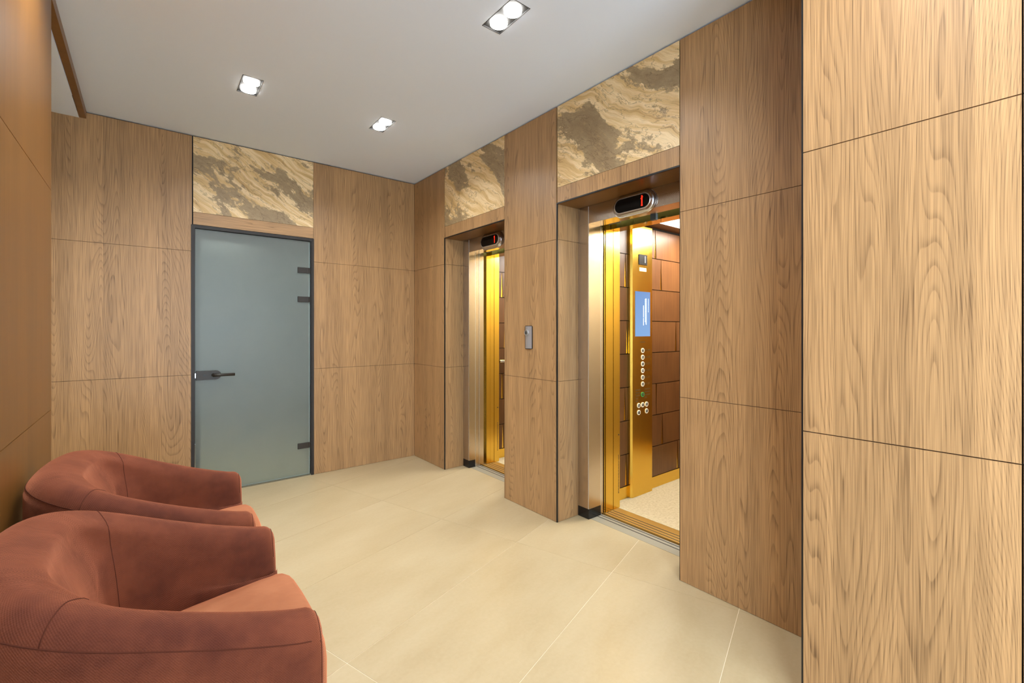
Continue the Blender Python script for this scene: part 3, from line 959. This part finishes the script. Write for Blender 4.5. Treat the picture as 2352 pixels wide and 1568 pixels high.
# ---- control column in the nearer car
YCOP = -2.147
cop = thing('lift_control_column', (0.9, -2.13, 0), 'tall gold control column with blue screen and round buttons in the nearer lift', 'control panel')
mb = MB().prism([(0.757, -2.1135), (0.757, -2.132), (0.768, YCOP), (1.025, YCOP), (1.025, -2.1135)], lambda x, y: (x, y, 0.001), lambda x, y: (x, y, 2.118))
build('column', mb, M['gold'], cop)
def cop_m(x, z, d=0.0006):
    return frame_mtx((x, YCOP - d, z), (1, 0, 0), (0, 0, 1))
boxo('floor_sign', cop, M['sign_dark'], 0.845, 0.953, YCOP - 0.004, YCOP - 0.0002, 1.813, 1.893)
text_obj('sign_digit', '1', 0.075, M['sign_white'], cop, cop_m(0.925, 1.853, 0.0046))
boxo('inspection_tag', cop, M['tag'], 0.855, 0.945, YCOP - 0.0012, YCOP - 0.0002, 1.762, 1.790)
mb = MB()
sx0, sx1, sz0, sz1 = 0.800, 0.995, 1.249, 1.601
mb.face([(sx0, YCOP - 0.002, sz0), (sx1, YCOP - 0.002, sz0), (sx1, YCOP - 0.002, sz1), (sx0, YCOP - 0.002, sz1)], [(0, 0), (1, 0), (1, 1), (0, 1)])
mb.box(sx0, sx1, YCOP - 0.0018, YCOP - 0.0002, sz0, sz1)
scr = build('screen', mb, M['screen'], cop, fix=False)
scr['label'] = 'portrait blue display'
# the display carries sideways lines of fine unreadable text
mb = MB()
mb.box(0.902, 0.910, YCOP - 0.0026, YCOP - 0.0021, 1.400, 1.492)
mb.box(0.902, 0.909, YCOP - 0.0026, YCOP - 0.0021, 1.336, 1.394)
build('text_line', mb, M['screen_text'], scr)
mb = MB()
for k, (xx, za, zb) in enumerate(((0.926, 1.37, 1.545), (0.934, 1.345, 1.55), (0.942, 1.34, 1.548), (0.968, 1.44, 1.548))):
    zz = zb; q = random.Random(k)
    while zz > za:
        l = q.uniform(0.004, 0.011)
        mb.box(xx, xx + 0.004, YCOP - 0.0026, YCOP - 0.0021, zz - l, zz)
        zz -= l + 0.003
build('text_line', mb, M['screen_text'], scr)
def button(x, z, sym, ring='ring_white', lab=None):
    n = 24
    def disc(r): return [(x + r * math.cos(2 * math.pi * k / n), z + r * math.sin(2 * math.pi * k / n)) for k in range(n)]
    b = build('button', MB().prism(disc(0.0195), lambda a, c: (a, YCOP - 0.004, c), lambda a, c: (a, YCOP - 0.0002, c)), M[ring], cop)
    build('button_face', MB().prism(disc(0.0125), lambda a, c: (a, YCOP - 0.0052, c), lambda a, c: (a, YCOP - 0.0041, c)), M['btn_dark'], b)
    if sym:
        text_obj('button_symbol', sym, 0.020, M['sign_white'], b, cop_m(x, z, 0.0056))
    if lab:
        text_obj('button_label', lab, 0.024, M['engrave'], b, cop_m(x + 0.062, z, 0.0005))
labs = {7: '701-707', 6: '601-609', 5: '501-521', 4: '401-421', 3: '301-321', 2: '201-221'}
for k, nfl in enumerate((7, 6, 5, 4, 3, 2)):
    button(0.896, 1.137 - k * 0.0529, str(nfl), lab=labs[nfl])
button(0.896, 0.790, '1', 'ring_green')
for x, z, s in ((0.845, 0.708, 'o'), (0.896, 0.709, '<'), (0.948, 0.709, '>'), (0.845, 0.654, '*'), (0.948, 0.655, '+')):
    button(x, z, s)
# engraved notes beside the ground floor button and small maker's line (too fine to read)
mb = MB()
for sx, ex, rws in ((0.806, 0.866, 5), (0.922, 0.996, 4)):
    for rr in range(rws):
        zz = 0.832 - rr * 0.022
        x = sx; q = random.Random(rr + int(sx * 100))
        e = ex if rr < 3 else sx + 0.035
        while x < e:
            l = q.uniform(0.004, 0.010)
            mb.box(x, min(x + l, e), YCOP - 0.0006, YCOP - 0.0002, zz - 0.008, zz + 0.004)
            x += l + 0.002
x = 0.865
while x < 0.930:
    mb.box(x, x + 0.006, YCOP - 0.0006, YCOP - 0.0002, 1.199, 1.208); x += 0.0085
build('engraved_notes', mb, M['engrave'], cop)

# ---- floor indicators above the lift doors
def stadium(yc, zc, hw, r, n=12):
    """ccw outline in (y,z); hw = half length to end"""
    pts = []
    for k in range(n + 1):
        a = -math.pi / 2 + math.pi * k / n
        pts.append((yc + hw - r + r * math.cos(a), zc + r * math.sin(a)))
    for k in range(n + 1):
        a = math.pi / 2 + math.pi * k / n
        pts.append((yc - hw + r + r * math.cos(a), zc + r * math.sin(a)))
    return pts
def loft(name, rings, mat, parent, cap=True, smooth=True):
    mb = MB(); n = len(rings[0])
    for r in rings:
        mb.v += r
    for i in range(len(rings) - 1):
        for k in range(n):
            k2 = (k + 1) % n
            mb.f.append((i * n + k, i * n + k2, (i + 1) * n + k2, (i + 1) * n + k)); mb.uv.append(None); mb.mi.append(0)
    if cap:
        mb.f.append(tuple(range(n))[::-1]); mb.uv.append(None); mb.mi.append(0)
        mb.f.append(tuple((len(rings) - 1) * n + k for k in range(n))); mb.uv.append(None); mb.mi.append(0)
    return build(name, mb, mat, parent, smooth=smooth)
def indicator(yc, zc, label, segdigit):
    t = thing('floor_indicator', (0.2045, yc, zc), label, 'floor indicator', 'lift floor indicators')
    XB = 0.2048
    def ring(x, hw, r): return [(x, p[0], p[1]) for p in stadium(yc, zc, hw, r)]
    loft('housing', [ring(XB, 0.158, 0.072), ring(XB - 0.010, 0.158, 0.072), ring(XB - 0.022, 0.150, 0.064), ring(XB - 0.030, 0.136, 0.050)], M['silver'], t)
    loft('display_rim', [ring(XB - 0.0301, 0.134, 0.048), ring(XB - 0.0325, 0.132, 0.046), ring(XB - 0.0325, 0.128, 0.042)], M['bright_edge'], t, cap=False)
    loft('display', [ring(XB - 0.0302, 0.1285, 0.0425), ring(XB - 0.0318, 0.1285, 0.0425)], M['black_gloss'], t, smooth=False)
    mb = MB()
    yd = yc - 0.075
    if segdigit:
        for k in range(9):
            z = zc - 0.030 + k * 0.0072
            wv = 0.006 if k in (0,) else 0.0042
            mb.box(XB - 0.0326, XB - 0.0319, yd - wv - (0.003 if k == 7 else 0), yd + wv + (0.004 if k == 6 else 0), z, z + 0.0052)
    else:
        mb.box(XB - 0.0326, XB - 0.0319, yd - 0.0035, yd + 0.0035, zc - 0.030, zc + 0.030)
        mb.prism([(yd + 0.0035, zc + 0.022), (yd + 0.010, zc + 0.016), (yd + 0.010, zc + 0.021), (yd + 0.0035, zc + 0.030)],
                 lambda y, z: (XB - 0.0326, y, z), lambda y, z: (XB - 0.0319, y, z))
    d = build('lit_digit', mb, M['red'], t)
    d['label'] = 'red lit figure 1'
    return t
indicator(-2.578, 2.079, 'pill-shaped chrome floor indicator above the nearer lift', True)
indicator(-1.084, 2.079, 'pill-shaped chrome floor indicator above the farther lift', False)

# ---- call button on the pillar between the lifts
cb = thing('call_button_plate', (0, -1.812, 1.246), 'narrow chrome lift call plate on the pillar between the lifts', 'call button')
def rrect(yc, zc, hw, hh, r, n=5):
    pts = []
    for (cy, cz, a0) in ((yc + hw - r, zc - hh + r, -90), (yc + hw - r, zc + hh - r, 0), (yc - hw + r, zc + hh - r, 90), (yc - hw + r, zc - hh + r, 180)):
        for k in range(n + 1):
            a = math.radians(a0 + 90 * k / n)
            pts.append((cy + r * math.cos(a), cz + r * math.sin(a)))
    return pts
def ringp(x, hw, hh, r): return [(x, p[0], p[1]) for p in rrect(-1.812, 1.246, hw, hh, r)]
loft('back_frame', [ringp(-0.0003, 0.0405, 0.084, 0.010), ringp(-0.004, 0.0405, 0.084, 0.010)], M['black'], cb, smooth=False)
# bowed cover plate
mb = MB()
prof = []
for k in range(13):
    s = -1 + 2 * k / 12
    prof.append((-1.812 + 0.036 * s, -0.0045 - 0.013 * (1 - s * s)))
pts = prof + [(-1.812 + 0.036, -0.0042), (-1.812 - 0.036, -0.0042)]
mb.prism([(p[0], p[1]) for p in pts], lambda y, x: (x, y, 1.166), lambda y, x: (x, y, 1.326))
build('cover', mb, M['call_cover'], cb)
def cbd(r, z=1.280, n=24): return [(-1.805 + r * math.cos(2 * math.pi * k / n), z + r * math.sin(2 * math.pi * k / n)) for k in range(n)]
bt = build('button', MB().prism(cbd(0.021), lambda y, z: (-0.0215, y, z), lambda y, z: (-0.015, y, z)), M['bright_edge'], cb)
build('button_face', MB().prism(cbd(0.0145), lambda y, z: (-0.0225, y, z), lambda y, z: (-0.0216, y, z)), M['silver'], bt)
build('up_arrow', MB().prism([(-1.805 - 0.005, 1.273), (-1.805 + 0.005, 1.273), (-1.805, 1.290)], lambda y, z: (-0.0232, y, z), lambda y, z: (-0.0226, y, z)), M['engrave_dark'], bt)

# ================================================================== ARMCHAIRS
def catmull(P, n):
    out = []
    m = len(P)
    for i in range(m - 1):
        p0 = P[max(i - 1, 0)]; p1 = P[i]; p2 = P[i + 1]; p3 = P[min(i + 2, m - 1)]
        for k in range(n):
            t = k / n
            out.append(tuple(0.5 * ((2 * p1[q]) + (-p0[q] + p2[q]) * t + (2 * p0[q] - 5 * p1[q] + 4 * p2[q] - p3[q]) * t * t + (-p0[q] + 3 * p1[q] - 3 * p2[q] + p3[q]) * t ** 3) for q in range(len(p1))))
    out.append(P[-1])
    return out

CH_W = 0.355      # half width
CH_F = 0.325      # arm front
CH_B = -0.325     # back
def chair_path(n_arm=16, n_back=36):
    """list of (x, y, nx, ny, k) with inward normal, k=0 on arms to 1 at the middle of the back"""
    cx = -0.02; ax = cx - CH_B; ex = 2.5
    pts = []
    for k in range(n_arm):
        pts.append((CH_F - 0.04 - (CH_F - 0.04 - cx) * k / n_arm, -CH_W))
    for k in range(n_back + 1):
        a = -math.pi / 2 - math.pi * k / n_back
        c, s = math.cos(a), math.sin(a)
        pts.append((cx + ax * math.copysign(abs(c) ** (2 / ex), c), CH_W * math.copysign(abs(s) ** (2 / ex), s)))
    for k in range(1, n_arm + 1):
        pts.append((cx + (CH_F - 0.04 - cx) * k / n_arm, CH_W))
    # even out spacing
    L = [0]
    for a, b in zip(pts[:-1], pts[1:]):
        L.append(L[-1] + math.hypot(b[0] - a[0], b[1] - a[1]))
    N = 84
    res = []
    j = 0
    for i in range(N + 1):
        d = L[-1] * i / N
        while j < len(L) - 2 and L[j + 1] < d:
            j += 1
        t = (d - L[j]) / max(1e-9, L[j + 1] - L[j])
        res.append((pts[j][0] + t * (pts[j + 1][0] - pts[j][0]), pts[j][1] + t * (pts[j + 1][1] - pts[j][1]), d))
    out = []
    for i in range(N + 1):
        a = res[max(i - 1, 0)]; b = res[min(i + 1, N)]
        tx, ty = b[0] - a[0], b[1] - a[1]
        l = math.hypot(tx, ty); tx /= l; ty /= l
        # path goes near arm -> back -> far arm, inside lies to the right-hand side
        nx, ny = ty, -tx
        x, y = res[i][0], res[i][1]
        if nx * (0.05 - x) + ny * (0 - y) < 0:
            nx, ny = -nx, -ny
        out.append((x, y, nx, ny, res[i][2]))
    sm = []
    for i in range(N + 1):
        lo, hi = max(0, i - 8), min(N, i + 8)
        k = min(i - lo, hi - i)
        ax_ = sum(out[j][2] for j in range(i - k, i + k + 1)); ay_ = sum(out[j][3] for j in range(i - k, i + k + 1))
        l = math.hypot(ax_, ay_)
        sm.append((out[i][0], out[i][1], ax_ / l, ay_ / l, out[i][4]))
    return sm

def chair_top(x):
    t = (0.28 - x) / (0.28 + 0.30)
    t = max(0.0, min(1.0, t))
    t = t * 0.75 + (t * t * (3 - 2 * t)) * 0.25
    return 0.630 + 0.205 * t

def chair_section(x, inset=0.0):
    zt = chair_top(x) - inset * 1.5
    bk = max(0.0, min(1.0, (0.10 - x) / 0.32))
    bk = bk * bk * (3 - 2 * bk)
    T = 0.122 + 0.028 * bk
    sl = 0.03 + 0.055 * bk
    P = [(0.030, 0.045), (0.006, 0.065), (0.0, 0.14), (0.0, 0.34), (0.0, zt - 0.11), (0.002, zt - 0.060), (0.010, zt - 0.034),
         (0.030, zt - 0.012), (0.060, zt), (0.088, zt - 0.004), (T - 0.012, zt - 0.030), (T + 0.001, zt - 0.075),
         (T + sl * 0.45, zt - 0.16), (T + sl * 0.85, 0.50), (T + sl, 0.42), (T + sl, 0.34)]
    C = catmull(P, 3)
    if inset > 0:
        mid = (T * 0.5)
        C = [(w + (inset if w < mid else -inset) * min(1.0, abs(w - mid) / 0.05), z) for w, z in C]
    return C

def armchair(cx, cy, rot, label):
    t = thing('armchair', (cx, cy, 0), label, 'armchair', 'rust tub armchairs')
    path = chair_path()
    secs = []
    N = len(path)
    rr = 0.036
    def sec(i, adv=0.0, inset=0.0, sgn=1):
        x, y, nx, ny, d = path[i]
        C = chair_section(x, inset)
        return [(x + adv + w * nx, y + w * ny, z) for w, z in C], d, C
    rings = []
    for a in (80, 62, 44, 26, 12):
        a = math.radians(a)
        r_, d, C = sec(0, rr * math.sin(a) * 1.05, rr * (1 - math.cos(a)))
        rings.append((r_, d - rr * a, C))
    for i in range(N):
        rings.append(sec(i))
    for a in (12, 26, 44, 62, 80):
        a = math.radians(a)
        r_, d, C = sec(N - 1, rr * math.sin(a) * 1.05, rr * (1 - math.cos(a)))
        rings.append((r_, d + rr * a, C))
    mb = MB()
    m = len(rings[0][0])
    for r_, d, C in rings:
        mb.v += r_
    # arc length round each profile for the weave
    for i in range(len(rings) - 1):
        la = [0]
        C = rings[i][2]
        for a, b in zip(C[:-1], C[1:]):
            la.append(la[-1] + math.hypot(b[0] - a[0], b[1] - a[1]))
        for k in range(m - 1):
            mb.f.append((i * m + k, (i + 1) * m + k, (i + 1) * m + k + 1, i * m + k + 1))
            mb.uv.append([(rings[i][1], la[k]), (rings[i + 1][1], la[k]), (rings[i + 1][1], la[k + 1]), (rings[i][1], la[k + 1])])
            mb.mi.append(0)
    for base, rev in ((0, False), ((len(rings) - 1) * m, True)):
        idx = [base + k for k in range(m)]
        mb.f.append(tuple(idx[::-1] if rev else idx))
        mb.uv.append([(mb.v[q][1], mb.v[q][2]) for q in (idx[::-1] if rev else idx)]); mb.mi.append(0)
    # offset to world before build (origin subtracts)
    mb.v = [(x + cx, y + cy, z) for x, y, z in mb.v]
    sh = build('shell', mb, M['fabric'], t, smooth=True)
    # seams: along the outer top edge, and two across the shell where back meets arms
    def P(i, k, out=0.0):
        x, y, nx, ny, d = path[i]
        w, z = chair_section(x)[k]
        return (x + w * nx - out * nx + cx, y + w * ny - out * ny + cy, z)
    build('seam', MB().tube([(rings[2][0][17][0] + cx, rings[2][0][17][1] + cy, rings[2][0][17][2])] + [P(i, 17, 0.0002) for i in range(N)] + [(rings[-3][0][17][0] + cx, rings[-3][0][17][1] + cy, rings[-3][0][17][2])], 0.0013, 6), M['seam'], sh, smooth=True)
    for i in (int(N * 0.27), N - 1 - int(N * 0.27)):
        build('seam', MB().tube([P(i, k, 0.0) for k in range(17, m - 4)], 0.0012, 6), M['seam'], sh, smooth=True)
    for i0 in (0, len(rings) - 1):
        r_ = rings[2 if i0 == 0 else -3][0]
        build('seam', MB().tube([(p[0] + cx, p[1] + cy, p[2]) for p in r_[4:m - 12]], 0.0012, 6), M['seam'], sh, smooth=True)
    # seat cushion: rounded plan with ears in front of the arms, domed top
    plan = []
    half = [(-0.205, 0.0), (-0.20, 0.10), (-0.15, 0.19), (-0.02, 0.228), (0.15, 0.232), (0.29, 0.236), (0.332, 0.236), (0.350, 0.227),
            (0.360, 0.208), (0.367, 0.17), (0.373, 0.08), (0.375, 0.0)]
    plan = half + [(x, -y) for x, y in half[-2:0:-1]]
    layers = []
    for ins, z in ((0.02, 0.30), (0.004, 0.315), (0.0, 0.36), (0.0, 0.44), (0.003, 0.465), (0.010, 0.481), (0.024, 0.491), (0.07, 0.499), (0.14, 0.502)):
        lay = []
        for x, y in plan:
            dx, dy = 0.10 - x, 0 - y
            l = math.hypot(dx, dy)
            s = min(0.9, ins / max(l, 1e-6))
            lay.append((x + dx * s + cx, y + dy * s + cy, z - 0.045 * max(0.0, min(1, (0.25 - (x + dx * s)) / 0.45))* (1 if z > 0.4 else 0)))
        layers.append(lay)
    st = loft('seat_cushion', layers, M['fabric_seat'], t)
    # upholstered front rail under the cushion and a recessed dark base
    mb = MB().box(-0.10 + cx, 0.330 + cx, -0.225 + cy, 0.225 + cy, 0.065, 0.302)
    build('front_rail', mb, M['fabric'], t, bevel=0.012)
    ring = []
    for i in range(0, N, 4):
        x, y, nx, ny, d = path[i]
        ring.append((x + 0.045 * nx + cx, y + 0.045 * ny + cy))
    build('base', MB().prism(ring, lambda x, y: (x, y, 0.0005), lambda x, y: (x, y, 0.06)), M['black'], t)
    t.rotation_euler[2] = math.radians(rot)
    return t
armchair(-2.143, -2.850, -1.2, 'rust red tub armchair in the foreground, nearest the viewer')
armchair(-2.146, -2.075, -3.5, 'rust red tub armchair farther back, towards the glass door')
